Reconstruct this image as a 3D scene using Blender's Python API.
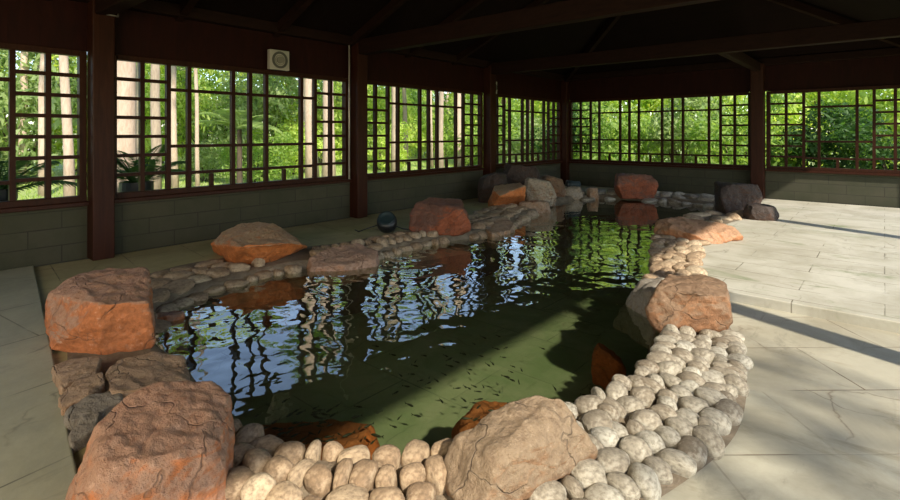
import bpy, bmesh, math, random
import numpy as np
from mathutils import Vector, Matrix, noise

S = bpy.context.scene
for o in list(bpy.data.objects):
    bpy.data.objects.remove(o)
PI = math.pi

# ------------------------------------------------------------------ camera, sky, sun, exposure
YAW = math.radians(40.6)
cam_d = bpy.data.cameras.new('camera')
cam = bpy.data.objects.new('camera', cam_d)
S.collection.objects.link(cam)
cam.location = (0, 0, 1.5)
cam.rotation_euler = (PI / 2, 0, YAW)
cam_d.sensor_width = 36
cam_d.lens = 36 * 507 / 900
cam_d.shift_y = -116 / 900
cam_d.clip_start = 0.02
S.camera = cam

SUN = Vector((0.86, -0.32, 0.70)).normalized()
world = bpy.data.worlds.new('sky'); S.world = world
world.use_nodes = True
wn = world.node_tree.nodes; wl = world.node_tree.links
sky = wn.new('ShaderNodeTexSky'); sky.sky_type = 'NISHITA'; sky.sun_disc = False
sky.sun_elevation = math.asin(SUN.z); sky.sun_rotation = math.atan2(SUN.x, SUN.y)
sky.air_density = 1.0; sky.dust_density = 0.6; sky.ozone_density = 1.5
hs = wn.new('ShaderNodeHueSaturation'); hs.inputs['Saturation'].default_value = 0.92
wl.new(sky.outputs[0], hs.inputs['Color']); wl.new(hs.outputs[0], wn['Background'].inputs[0])
wn['Background'].inputs[1].default_value = 0.34

sd = bpy.data.lights.new('sun', 'SUN'); sd.energy = 8.2; sd.angle = math.radians(1.6); sd.color = (1, 0.92, 0.78)
so = bpy.data.objects.new('sun', sd); S.collection.objects.link(so)
so.rotation_euler = SUN.to_track_quat('Z', 'Y').to_euler(); so.location = (20, 10, 20)

# daylight at the open right side; the rear lamp is an added warm fill
def area(name, loc, aim, sx, sy, e, col):
    d = bpy.data.lights.new(name, 'AREA'); d.shape = 'RECTANGLE'; d.size = sx; d.size_y = sy; d.energy = e; d.color = col
    o = bpy.data.objects.new(name, d); S.collection.objects.link(o); o.location = loc
    o.rotation_euler = (Vector(aim) - Vector(loc)).to_track_quat('-Z', 'Y').to_euler()
area('rear_fill', (-2.2, -2.3, 1.7), (-4.6, 3.2, 0.1), 4.6, 1.6, 185, (1, 0.83, 0.56))
area('daylight_right', (1.1, 8.5, 1.6), (-4.0, 7.5, 0.2), 7.0, 1.8, 6, (1, 0.92, 0.8))

S.view_settings.view_transform = 'Standard'; S.view_settings.look = 'None'
S.view_settings.gamma = 1; S.view_settings.use_curve_mapping = False
S.view_settings.exposure = 0.0
S.cycles.use_denoising = True
S.cycles.max_bounces = 8; S.cycles.diffuse_bounces = 4; S.cycles.transparent_max_bounces = 12
S.cycles.sample_clamp_indirect = 6

# ------------------------------------------------------------------ helpers
def link(o, parent=None):
    S.collection.objects.link(o)
    if parent: o.parent = parent
    return o
def tag(o, label=None, cat=None, group=None, kind=None):
    for k, v in (('label', label), ('category', cat), ('group', group), ('kind', kind)):
        if v: o[k] = v
    return o
def mobj(name, verts, faces, mat, parent=None, smooth=False, loc=(0, 0, 0)):
    me = bpy.data.meshes.new(name); me.from_pydata(verts, [], faces); me.update()
    if smooth: me.polygons.foreach_set('use_smooth', [True] * len(me.polygons))
    me.materials.append(mat)
    o = bpy.data.objects.new(name, me); o.location = loc
    return link(o, parent)
def bobj(name, bm, mat, parent=None, smooth=False, loc=(0, 0, 0)):
    bmesh.ops.recalc_face_normals(bm, faces=bm.faces)
    me = bpy.data.meshes.new(name); bm.to_mesh(me); bm.free()
    if smooth: me.polygons.foreach_set('use_smooth', [True] * len(me.polygons))
    me.materials.append(mat)
    o = bpy.data.objects.new(name, me); o.location = loc
    return link(o, parent)
def empty(name, loc=(0, 0, 0), rz=0):
    o = bpy.data.objects.new(name, None); o.location = loc; o.rotation_euler = (0, 0, rz)
    o.empty_display_size = 0.1
    return link(o)
def box(bm, x0, x1, y0, y1, z0, z1):
    v = [bm.verts.new((x, y, z)) for x in (x0, x1) for y in (y0, y1) for z in (z0, z1)]
    for f in ((0, 1, 3, 2), (4, 6, 7, 5), (0, 4, 5, 1), (2, 3, 7, 6), (0, 2, 6, 4), (1, 5, 7, 3)):
        bm.faces.new([v[i] for i in f])
def tube(bm, pts, radii, n=8):
    rings = []
    pts = [Vector(p) for p in pts]
    for i, p in enumerate(pts):
        t = (pts[min(i + 1, len(pts) - 1)] - pts[max(i - 1, 0)]).normalized()
        a = t.cross(Vector((0.31, 0.17, 0.93)));
        if a.length < 0.05: a = t.cross(Vector((1, 0, 0)))
        a.normalize(); b = t.cross(a)
        rings.append([bm.verts.new(p + (a * math.cos(2 * PI * k / n) + b * math.sin(2 * PI * k / n)) * radii[i]) for k in range(n)])
    for r0, r1 in zip(rings, rings[1:]):
        for k in range(n):
            bm.faces.new((r0[k], r0[(k + 1) % n], r1[(k + 1) % n], r1[k]))
    bm.faces.new(rings[0][::-1]); bm.faces.new(rings[-1])
def bevel(o, w=0.006, seg=2):
    m = o.modifiers.new('bevel', 'BEVEL'); m.width = w; m.segments = seg; m.limit_method = 'ANGLE'
    return o
ONES = 'zeroth first second third fourth fifth sixth seventh eighth ninth tenth eleventh twelfth thirteenth fourteenth fifteenth sixteenth seventeenth eighteenth nineteenth'.split()
def ordinal(n):
    if n < 20: return ONES[n]
    t = {2: 'twent', 3: 'thirt', 4: 'fort', 5: 'fift', 6: 'sixt', 7: 'sevent'}[n // 10]
    return t + 'ieth' if n % 10 == 0 else t + 'y-' + ONES[n % 10]

# ------------------------------------------------------------------ materials
class NM:
    def __init__(s, name, rough=0.8):
        s.m = bpy.data.materials.new(name); s.m.use_nodes = True
        s.n = s.m.node_tree.nodes; s.l = s.m.node_tree.links
        s.b = s.n['Principled BSDF']; s.b.inputs['Roughness'].default_value = rough
        s.tc = s.n.new('ShaderNodeTexCoord')
    def co(s, kind='Object', scale=(1, 1, 1), rot=(0, 0, 0)):
        mp = s.n.new('ShaderNodeMapping'); mp.inputs['Scale'].default_value = scale; mp.inputs['Rotation'].default_value = rot
        s.l.new(s.tc.outputs[kind], mp.inputs[0]); return mp.outputs[0]
    def noise(s, co, scale, detail=5, rough=0.6, dist=0.0):
        t = s.n.new('ShaderNodeTexNoise'); t.inputs['Scale'].default_value = scale; t.inputs['Detail'].default_value = detail
        t.inputs['Roughness'].default_value = rough; t.inputs['Distortion'].default_value = dist
        s.l.new(co, t.inputs['Vector']); return t.outputs[0]
    def ramp(s, f, stops):
        r = s.n.new('ShaderNodeValToRGB'); e = r.color_ramp.elements
        while len(e) < len(stops): e.new(0.5)
        for i, (p, c) in enumerate(stops):
            e[i].position = p; e[i].color = (c[0], c[1], c[2], 1) if len(c) == 3 else c
        s.l.new(f, r.inputs[0]); return r.outputs[0]
    def mix(s, f, a, b, mode='MIX'):
        x = s.n.new('ShaderNodeMixRGB'); x.blend_type = mode
        for i, v in enumerate((f, a, b)):
            if isinstance(v, (int, float)): x.inputs[i].default_value = v
            elif isinstance(v, tuple): x.inputs[i].default_value = (*v, 1)
            else: s.l.new(v, x.inputs[i])
        return x.outputs[0]
    def math(s, op, a, b=0.5):
        x = s.n.new('ShaderNodeMath'); x.operation = op
        for i, v in enumerate((a, b)):
            if isinstance(v, (int, float)): x.inputs[i].default_value = v
            else: s.l.new(v, x.inputs[i])
        return x.outputs[0]
    def base(s, c):
        if isinstance(c, tuple): s.b.inputs['Base Color'].default_value = (*c, 1)
        else: s.l.new(c, s.b.inputs['Base Color'])
    def bump(s, h, strength=0.4, dist=0.02):
        b = s.n.new('ShaderNodeBump'); b.inputs['Strength'].default_value = strength; b.inputs['Distance'].default_value = dist
        s.l.new(h, b.inputs['Height']); s.l.new(b.outputs[0], s.b.inputs['Normal']); return b.outputs[0]
    def rnd(s):
        return s.n.new('ShaderNodeObjectInfo').outputs['Random']

def rock_mat(name, grey, mid, rust, amount=0.5, rough=0.75, flat=False):
    """weathered stone: grey-brown crust on the upward faces, rusty broken sides"""
    k = NM(name, rough)
    co = k.co(); n1 = k.noise(co, 2.2, 6, 0.62, 0.6); n2 = k.noise(co, 9, 6, 0.7); n3 = k.noise(co, 45, 3, 0.7)
    crust = k.mix(n2, grey, mid)
    rustc = k.ramp(n2, [(0.3, tuple(x * 0.6 for x in rust)), (0.6, rust), (0.85, tuple(min(1, x * 1.25) for x in rust))])
    ge = k.n.new('ShaderNodeNewGeometry'); sp = k.n.new('ShaderNodeSeparateXYZ'); k.l.new(ge.outputs['True Normal'], sp.inputs[0])
    up = k.math('MULTIPLY', sp.outputs[2], 0.0 if flat else 0.42)
    f = k.math('SUBTRACT', k.math('ADD', n1, amount - 0.5), up)
    f = k.math('ADD', f, k.math('MULTIPLY', k.math('SUBTRACT', n2, 0.5), 0.35))
    f = k.ramp(f, [(0.33, (0, 0, 0)), (0.52, (1, 1, 1))])
    c = k.mix(f, crust, rustc)
    c = k.mix(k.math('MULTIPLY', n3, 0.5), c, tuple(x * 0.35 for x in mid), 'MIX')
    wp = k.n.new('ShaderNodeVectorMath'); wp.operation = 'ADD'
    ns = k.n.new('ShaderNodeTexNoise'); ns.inputs['Scale'].default_value = 3.0; ns.inputs['Detail'].default_value = 4; k.l.new(co, ns.inputs['Vector'])
    sc_ = k.n.new('ShaderNodeVectorMath'); sc_.operation = 'SCALE'; sc_.inputs['Scale'].default_value = 0.55
    k.l.new(ns.outputs['Color'], sc_.inputs[0]); k.l.new(co, wp.inputs[0]); k.l.new(sc_.outputs[0], wp.inputs[1])
    vo = k.n.new('ShaderNodeTexVoronoi'); vo.feature = 'DISTANCE_TO_EDGE'; vo.inputs['Scale'].default_value = 2.1; k.l.new(wp.outputs[0], vo.inputs['Vector'])
    crack = k.ramp(vo.outputs['Distance'], [(0.0, (0, 0, 0)), (0.013, (1, 1, 1))])
    crack = k.math('MAXIMUM', crack, k.ramp(n1, [(0.42, (0, 0, 0)), (0.56, (1, 1, 1))]))
    n5 = k.noise(co, 24, 6, 0.75)
    c = k.mix(k.ramp(n5, [(0.30, (0.7, 0.7, 0.7)), (0.5, (0, 0, 0))]), c, tuple(x * 0.3 for x in rust))
    c = k.mix(k.ramp(n5, [(0.58, (0, 0, 0)), (0.75, (0.6, 0.6, 0.6))]), c, tuple(min(1, x * 1.7 + .05) for x in grey))
    c = k.mix(crack, tuple(x * 0.38 for x in mid), c)
    k.base(c)
    h = k.math('ADD', k.math('ADD', k.math('MULTIPLY', n2, 0.6), k.math('MULTIPLY', n3, 0.25)), k.math('ADD', k.math('MULTIPLY', crack, 0.35), k.math('MULTIPLY', n5, 0.5)))
    k.bump(h, 0.9, 0.035)
    return k.m
M = {}
M['rock_orange'] = rock_mat('orange_brown_rock', (0.42, 0.265, 0.18), (0.46, 0.23, 0.13), (0.62, 0.20, 0.06), 0.55)
M['rock_orange2'] = rock_mat('rusty_rock', (0.40, 0.285, 0.175), (0.40, 0.23, 0.12), (0.72, 0.21, 0.04), 0.60)
M['rock_red'] = rock_mat('red_brown_rock', (0.15, 0.075, 0.05), (0.20, 0.085, 0.05), (0.38, 0.10, 0.035), 0.5)
M['rock_tan'] = rock_mat('tan_rock', (0.25, 0.185, 0.115), (0.23, 0.15, 0.085), (0.30, 0.16, 0.075), 0.40)
M['rock_brown'] = rock_mat('brown_rock', (0.20, 0.13, 0.075), (0.24, 0.135, 0.07), (0.30, 0.135, 0.055), 0.46)
M['rock_grey'] = rock_mat('grey_brown_rock', (0.38, 0.275, 0.185), (0.38, 0.24, 0.14), (0.46, 0.24, 0.115), 0.43)
M['rock_slate'] = rock_mat('slate_grey_rock', (0.22, 0.20, 0.17), (0.25, 0.205, 0.15), (0.28, 0.19, 0.12), 0.3)
M['rock_dark'] = rock_mat('dark_rock', (0.04, 0.028, 0.022), (0.055, 0.034, 0.024), (0.085, 0.04, 0.022), 0.4)
M['rock_pale'] = rock_mat('pale_rock', (0.42, 0.37, 0.28), (0.36, 0.28, 0.19), (0.4, 0.24, 0.13), 0.4)
M['rock_sunk'] = rock_mat('sunken_orange_rock', (0.34, 0.10, 0.035), (0.42, 0.11, 0.03), (0.62, 0.14, 0.03), 0.62)
M['rock_pink'] = rock_mat('pinkish_brown_rock', (0.46, 0.30, 0.21), (0.44, 0.26, 0.17), (0.5, 0.25, 0.14), 0.45)
M['rock_salmon'] = rock_mat('salmon_slab_rock', (0.44, 0.27, 0.16), (0.43, 0.225, 0.115), (0.56, 0.23, 0.09), 0.52)

def cobble_mat(name, a, b, c):
    k = NM(name, 0.82); co = k.co(); n = k.noise(co, 5, 5, 0.7); n3 = k.noise(co, 26, 3, 0.7)
    col = k.ramp(k.rnd(), [(0.0, a), (0.5, b), (1.0, c)])
    col = k.mix(k.ramp(n, [(0.34, (0.7, 0.7, 0.7)), (0.54, (0, 0, 0))]), col, tuple(x * 0.5 for x in c))
    n4 = k.noise(co, 2.5, 4, 0.7); col = k.mix(k.ramp(n4, [(0.5, (0, 0, 0)), (0.68, (0.55, 0.55, 0.55))]), col, tuple(min(1, x * 1.25) for x in a))
    k.base(col); k.bump(k.math('ADD', n, k.math('MULTIPLY', n3, 0.5)), 0.8, 0.014)
    return k.m
M['cob_pale'] = cobble_mat('pale_cobble', (0.42, 0.385, 0.305), (0.31, 0.27, 0.20), (0.21, 0.165, 0.11))
M['cob_tan'] = cobble_mat('tan_cobble', (0.43, 0.335, 0.22), (0.34, 0.235, 0.14), (0.25, 0.165, 0.095))

k = NM('mortar', 0.9); co = k.co(); n = k.noise(co, 6, 6, 0.7); n2 = k.noise(co, 40, 4, 0.7)
k.base(k.ramp(n, [(0.3, (0.11, 0.082, 0.052)), (0.7, (0.25, 0.195, 0.13))])); k.bump(k.math('ADD', n, n2), 0.7, 0.02); M['mortar'] = k.m

def paving(name, a, b, joint, w, h, rot, stain, rough=0.75, algae=None):
    k = NM(name, rough); co = k.co(rot=(0, 0, rot))
    br = k.n.new('ShaderNodeTexBrick'); k.l.new(co, br.inputs['Vector'])
    br.inputs['Scale'].default_value = 1.0; br.inputs['Brick Width'].default_value = w; br.inputs['Row Height'].default_value = h
    br.inputs['Mortar Size'].default_value = 0.006; br.inputs['Mortar Smooth'].default_value = 0.2
    br.inputs['Color1'].default_value = (*a, 1); br.inputs['Color2'].default_value = (*b, 1); br.inputs['Mortar'].default_value = (*joint, 1)
    br.inputs['Mortar'].default_value = (*a, 1)
    jm = k.ramp(k.noise(k.co(), 0.9, 4, 0.7), [(0.42, (0.1, 0.1, 0.1)), (0.56, (1, 1, 1))])
    vc = k.n.new('ShaderNodeTexVoronoi'); vc.feature = 'DISTANCE_TO_EDGE'; vc.inputs['Scale'].default_value = 0.75; vc.inputs['Randomness'].default_value = 1.0
    nw = k.n.new('ShaderNodeTexNoise'); nw.inputs['Scale'].default_value = 1.7; nw.inputs['Detail'].default_value = 5
    sv = k.n.new('ShaderNodeVectorMath'); sv.operation = 'SCALE'; sv.inputs['Scale'].default_value = 0.5
    av = k.n.new('ShaderNodeVectorMath'); av.operation = 'ADD'; pc = k.co()
    k.l.new(pc, nw.inputs['Vector']); k.l.new(nw.outputs['Color'], sv.inputs[0]); k.l.new(pc, av.inputs[0]); k.l.new(sv.outputs[0], av.inputs[1]); k.l.new(av.outputs[0], vc.inputs['Vector'])
    ck = k.math('MULTIPLY', k.ramp(vc.outputs['Distance'], [(0.0, (1, 1, 1)), (0.006, (0, 0, 0))]), k.ramp(k.noise(k.co(), 1.9, 3, 0.6), [(0.5, (0, 0, 0)), (0.6, (0.8, 0.8, 0.8))]))
    o = k.co(); n = k.noise(o, 1.3, 7, 0.68, 0.5); n2 = k.noise(o, 18, 5, 0.7)
    n4 = k.noise(k.co(scale=(2.2, 0.7, 1), rot=(0, 0, 0.5)), 1.6, 6, 0.7, 1.5)
    c = k.mix(k.ramp(n, [(0.40, (0, 0, 0)), (0.66, (0.85, 0.85, 0.85))]), br.outputs['Color'], stain)
    c = k.mix(k.math('MULTIPLY', br.outputs['Fac'], jm), c, joint)
    c = k.mix(ck, c, joint)
    c = k.mix(k.ramp(n4, [(0.58, (0, 0, 0)), (0.72, (0.55, 0.55, 0.55))]), c, tuple(x * 0.5 for x in stain))
    c = k.mix(k.math('MULTIPLY', n2, 0.35), c, tuple(x * 0.5 for x in a))
    if algae:
        n6 = k.noise(k.co(scale=(0.7, 2.0, 1)), 1.1, 7, 0.72, 1.0)
        c = k.mix(k.ramp(n6, [(0.57, (0, 0, 0)), (0.68, (0.7, 0.7, 0.7))]), c, algae)
    k.base(c)
    h_ = k.math('ADD', k.math('MULTIPLY', br.outputs['Fac'], -0.8), k.math('MULTIPLY', n2, 0.35))
    k.bump(h_, 0.5, 0.012)
    return k.m
M['pave_upper'] = paving('pale_paving', (0.50, 0.475, 0.39), (0.45, 0.42, 0.34), (0.12, 0.10, 0.06), 1.25, 0.42, 0.0, (0.30, 0.275, 0.20), 0.7, (0.13, 0.17, 0.07))
M['pave_lower'] = paving('sandy_paving', (0.43, 0.40, 0.30), (0.385, 0.35, 0.26), (0.14, 0.10, 0.06), 1.3, 0.62, -0.72, (0.25, 0.22, 0.15), 0.75, (0.19, 0.155, 0.09))
M['pave_dark'] = paving('mossy_paving', (0.44, 0.37, 0.19), (0.39, 0.33, 0.165), (0.10, 0.08, 0.04), 1.1, 0.7, 0.1, (0.26, 0.24, 0.10))
M['slab_green'] = paving('slate_slab', (0.40, 0.385, 0.27), (0.36, 0.345, 0.24), (0.11, 0.105, 0.07), 3.0, 0.9, 1.43, (0.25, 0.25, 0.18), 0.6)
M['wall_block'] = None
def wallmat(name, ax):
    k = NM(name, 0.85)
    sx = k.n.new('ShaderNodeSeparateXYZ'); k.l.new(k.tc.outputs['Object'], sx.inputs[0])
    cb = k.n.new('ShaderNodeCombineXYZ'); k.l.new(sx.outputs[ax], cb.inputs[0]); k.l.new(sx.outputs[2], cb.inputs[1])
    br = k.n.new('ShaderNodeTexBrick'); k.l.new(cb.outputs[0], br.inputs['Vector'])
    br.inputs['Scale'].default_value = 1; br.inputs['Brick Width'].default_value = 0.62; br.inputs['Row Height'].default_value = 0.2
    br.inputs['Mortar Size'].default_value = 0.006
    br.inputs['Color1'].default_value = (0.05, 0.046, 0.026, 1); br.inputs['Color2'].default_value = (0.042, 0.04, 0.022, 1); br.inputs['Mortar'].default_value = (0.02, 0.018, 0.011, 1)
    n = k.noise(k.co(), 2.5, 6, 0.7); n2 = k.noise(k.co(), 22, 4, 0.7)
    c = k.mix(k.ramp(n, [(0.4, (0, 0, 0)), (0.7, (0.8, 0.8, 0.8))]), br.outputs['Color'], (0.028, 0.032, 0.013))
    k.base(c); k.bump(k.math('ADD', k.math('MULTIPLY', br.outputs['Fac'], -0.6), k.math('MULTIPLY', n2, 0.4)), 0.6, 0.012)
    return k.m
M['block_y'] = wallmat('stone_block_side', 1); M['block_x'] = wallmat('stone_block_end', 0)

def wood(name, a, b, rough=0.5, scale=(6, 6, 0.5), spec=0.12):
    k = NM(name, rough); n = k.noise(k.co(scale=scale), 3, 5, 0.65, 1.2)
    k.b.inputs['Specular IOR Level'].default_value = spec
    k.base(k.ramp(n, [(0.3, a), (0.7, b)])); k.bump(n, 0.25, 0.01); return k.m
M['wood_post'] = wood('red_brown_timber', (0.022, 0.007, 0.004), (0.045, 0.014, 0.007), 0.4)
M['wood_lattice'] = wood('brown_lattice_timber', (0.020, 0.0065, 0.0035), (0.042, 0.0135, 0.006), 0.45)
M['wood_frieze_y'] = wood('dark_red_board', (0.014, 0.003, 0.002), (0.026, 0.005, 0.003), 0.6, (4, 4, 0.6))
M['wood_beam'] = wood('dark_beam_timber', (0.012, 0.0045, 0.003), (0.022, 0.008, 0.005), 0.7, (1, 1, 6))
M['wood_roof'] = wood('roof_board', (0.006, 0.0022, 0.0016), (0.011, 0.004, 0.003), 0.9, (0.5, 6, 6))

def plain(name, c, rough=0.5, metal=0.0):
    k = NM(name, rough); n = k.noise(k.co(), 12, 3); k.base(k.mix(k.math('MULTIPLY', n, 0.3), c, tuple(x * 0.7 for x in c)))
    k.b.inputs['Metallic'].default_value = metal; return k.m
M['white'] = plain('off_white_plastic', (0.45, 0.41, 0.35)); M['greyp'] = plain('grey_plastic', (0.22, 0.2, 0.16)); M['dkgrey'] = plain('dark_grille', (0.09, 0.085, 0.07))
M['black'] = plain('black_plastic', (0.010, 0.012, 0.013), 0.45); M['teal'] = plain('dark_teal_plastic', (0.008, 0.022, 0.024), 0.65)
M['pale_metal'] = plain('pale_metal', (0.5, 0.45, 0.38), 0.4, 0.3); M['fish'] = plain('dark_fish', (0.03, 0.03, 0.02), 0.4)
M['tile_pool'] = paving('green_pool_tile', (0.33, 0.33, 0.22), (0.29, 0.29, 0.195), (0.06, 0.07, 0.045), 1.1, 0.8, 0.0, (0.17, 0.22, 0.11), 0.6)
M['pool_side'] = wood('dark_pool_wall', (0.05, 0.045, 0.03), (0.09, 0.075, 0.05), 0.7, (3, 3, 3))

# water: fresnel mirror over a clear green tint, gentle ripples
k = NM('pool_water'); k.n.remove(k.b)
out = k.n['Material Output']; tr = k.n.new('ShaderNodeBsdfTransparent'); tr.inputs[0].default_value = (0.62, 0.68, 0.54, 1)
gl = k.n.new('ShaderNodeBsdfGlossy'); gl.inputs['Roughness'].default_value = 0.0; gl.inputs[0].default_value = (1, 1, 1, 1)
mx = k.n.new('ShaderNodeMixShader')
na = k.noise(k.co(), 2.3, 1.0, 0.4, 0.6); nb = k.noise(k.co(), 6.5, 1, 0.5, 0.3)
mp = k.n.new('ShaderNodeMapping'); mp.inputs['Location'].default_value = (4.75, -4.55, 0); k.l.new(k.tc.outputs['Object'], mp.inputs[0])
ln = k.n.new('ShaderNodeVectorMath'); ln.operation = 'LENGTH'; k.l.new(mp.outputs[0], ln.inputs[0])
dist_ = ln.outputs['Value']
ring = k.math('SINE', k.math('MULTIPLY', dist_, 34.0))
fall = k.math('DIVIDE', 0.45, k.math('ADD', dist_, 0.5))
hgt = k.math('ADD', k.math('ADD', k.math('MULTIPLY', na, 1.0), k.math('MULTIPLY', nb, 0.22)), k.math('MULTIPLY', k.math('MULTIPLY', ring, fall), 0.10))
# livelier water towards the inlet at the left shore
calm = k.n.new('ShaderNodeMapRange'); calm.inputs[1].default_value = 0.5; calm.inputs[2].default_value = 6.0; calm.inputs[3].default_value = 1.0; calm.inputs[4].default_value = 0.11
k.l.new(dist_, calm.inputs[0])
hgt = k.math('MULTIPLY', hgt, calm.outputs[0])
bp = k.n.new('ShaderNodeBump'); bp.inputs['Strength'].default_value = 1.0; bp.inputs['Distance'].default_value = 0.022; k.l.new(hgt, bp.inputs['Height'])
k.l.new(bp.outputs[0], gl.inputs['Normal'])
# reflectance of the surface (Schlick), the same from above and below
ge = k.n.new('ShaderNodeNewGeometry'); dt = k.n.new('ShaderNodeVectorMath'); dt.operation = 'DOT_PRODUCT'
k.l.new(ge.outputs['Incoming'], dt.inputs[0]); k.l.new(bp.outputs[0], dt.inputs[1])
graz = k.math('POWER', k.math('SUBTRACT', 1.0, k.math('MINIMUM', k.math('ABSOLUTE', dt.outputs['Value']), 1.0)), 3.6)
refl = k.math('ADD', 0.03, k.math('MULTIPLY', graz, 0.97))
k.l.new(refl, mx.inputs[0]); k.l.new(tr.outputs[0], mx.inputs[1]); k.l.new(gl.outputs[0], mx.inputs[2]); k.l.new(mx.outputs[0], out.inputs[0])
M['water'] = k.m

def leafmat(name, a, b, trans):
    k = NM(name, 0.55); geo = k.n.new('ShaderNodeNewGeometry')
    c = k.ramp(geo.outputs['Random Per Island'], [(0.0, a), (1.0, b)])
    k.base(c); tl = k.n.new('ShaderNodeBsdfTranslucent'); k.l.new(k.mix(1.0, c, trans, 'MULTIPLY'), tl.inputs[0])
    m = k.n.new('ShaderNodeMixShader'); m.inputs[0].default_value = 0.55
    k.l.new(k.b.outputs[0], m.inputs[1]); k.l.new(tl.outputs[0], m.inputs[2]); k.l.new(m.outputs[0], k.n['Material Output'].inputs[0]); return k.m
M['leaf_bright'] = leafmat('bright_leaf', (0.30, 0.45, 0.08), (0.58, 0.66, 0.19), (1.6, 1.5, 0.75))
M['leaf_mid'] = leafmat('mid_leaf', (0.15, 0.27, 0.05), (0.33, 0.44, 0.11), (1.5, 1.5, 0.8))
M['leaf_dark'] = leafmat('dark_leaf', (0.035, 0.085, 0.02), (0.08, 0.16, 0.035), (1.3, 1.4, 0.8))
M['leaf_pale'] = leafmat('pale_leaf', (0.22, 0.32, 0.10), (0.38, 0.46, 0.2), (1.3, 1.3, 1))
M['bark_pale'] = wood('pale_bark', (0.34, 0.25, 0.18), (0.50, 0.40, 0.31), 0.85, (4, 4, 1.2))
M['bark_grey'] = wood('grey_bark', (0.24, 0.19, 0.14), (0.38, 0.31, 0.23), 0.9, (5, 5, 1))
M['bark_dark'] = wood('dark_bark', (0.05, 0.04, 0.03), (0.10, 0.075, 0.05), 0.9, (5, 5, 1))
k = NM('lawn', 0.9); n = k.noise(k.co(), 0.8, 6, 0.7); n2 = k.noise(k.co(), 14, 5, 0.75)
k.base(k.mix(k.math('MULTIPLY', n2, 0.6), k.ramp(n, [(0.35, (0.38, 0.50, 0.13)), (0.65, (0.58, 0.62, 0.26))]), (0.10, 0.16, 0.03))); k.bump(n2, 1.0, 0.08); M['lawn'] = k.m
M['grass'] = leafmat('grass_blade', (0.22, 0.36, 0.06), (0.42, 0.52, 0.14), (1.3, 1.3, 0.8))

# ------------------------------------------------------------------ plan of the place (metres)
XL, XR, YB, YF = -7.26, 0.75, 13.7, -2.6          # left wall, right side, back wall, front wall
WATER, BED, LOW = -0.10, -0.72, -0.08
SILL, HEAD = 0.74, 2.44
pairs = [((-3.31, 1.47), (-3.0, .72)), ((-2.9, 1.38), (-2.7, .68)), ((-2.55, 1.31), (-2.4, .62)), ((-2.17, 1.40), (-1.95, .70)), ((-1.93, 1.58), (-1.6, .9)), ((-1.68, 1.81), (-1.25, 1.3)),
         ((-1.5, 2.1), (-.95, 1.75)), ((-1.38, 2.55), (-.75, 2.2)), ((-1.26, 3.02), (-.60, 2.85)), ((-1.22, 3.46), (-.62, 3.4)),
         ((-1.28, 3.99), (-.75, 4.05)), ((-1.47, 4.5), (-.95, 4.6)), ((-1.75, 4.98), (-1.2, 5.15)), ((-2.04, 6.01), (-1.55, 6.0)), ((-2.35, 6.9), (-1.75, 6.8)),
         ((-2.66, 7.82), (-1.9, 7.8)), ((-2.95, 9.04), (-2.0, 9.0)), ((-2.9, 10.2), (-1.9, 10.0)), ((-2.6, 11.2), (-1.7, 11.2)),
         ((-3.16, 12.1), (-2.6, 12.9)), ((-4.43, 12.2), (-4.5, 13.0)), ((-5.35, 11.7), (-5.9, 12.5)), ((-5.7, 10.6), (-6.6, 11.2)),
         ((-5.3, 9.3), (-6.3, 9.6)), ((-5.15, 8.4), (-6.1, 8.7)), ((-4.78, 7.1), (-5.7, 7.4)), ((-4.74, 6.2), (-5.5, 6.4)), ((-4.97, 5.1), (-5.6, 5.2)),
         ((-4.92, 4.23), (-5.65, 4.3)), ((-5.1, 3.6), (-5.85, 3.7)), ((-5.22, 3.0), (-6.0, 3.0)), ((-5.12, 2.4), (-6.05, 2.3)),
         ((-4.9, 1.85), (-5.6, 1.5)), ((-4.5, 1.53), (-4.9, 1.08)), ((-4.0, 1.48), (-4.2, .92)), ((-3.65, 1.49), (-3.6, .80))]
def catmull(P, per):
    out = []
    n = len(P)
    for i in range(n):
        p0, p1, p2, p3 = (Vector(P[(i + k) % n]) for k in (-1, 0, 1, 2))
        for j in range(per):
            t = j / per
            out.append(0.5 * ((2 * p1) + (p2 - p0) * t + (2 * p0 - 5 * p1 + 4 * p2 - p3) * t * t + (3 * p1 - p0 - 3 * p2 + p3) * t ** 3))
    return out
PER = 10
INNER = catmull([a for a, b in pairs], PER); OUTER = catmull([b for a, b in pairs], PER); NR = len(INNER)
def in_low(x, y): return x > -1.8 and y < 5.42

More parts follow.
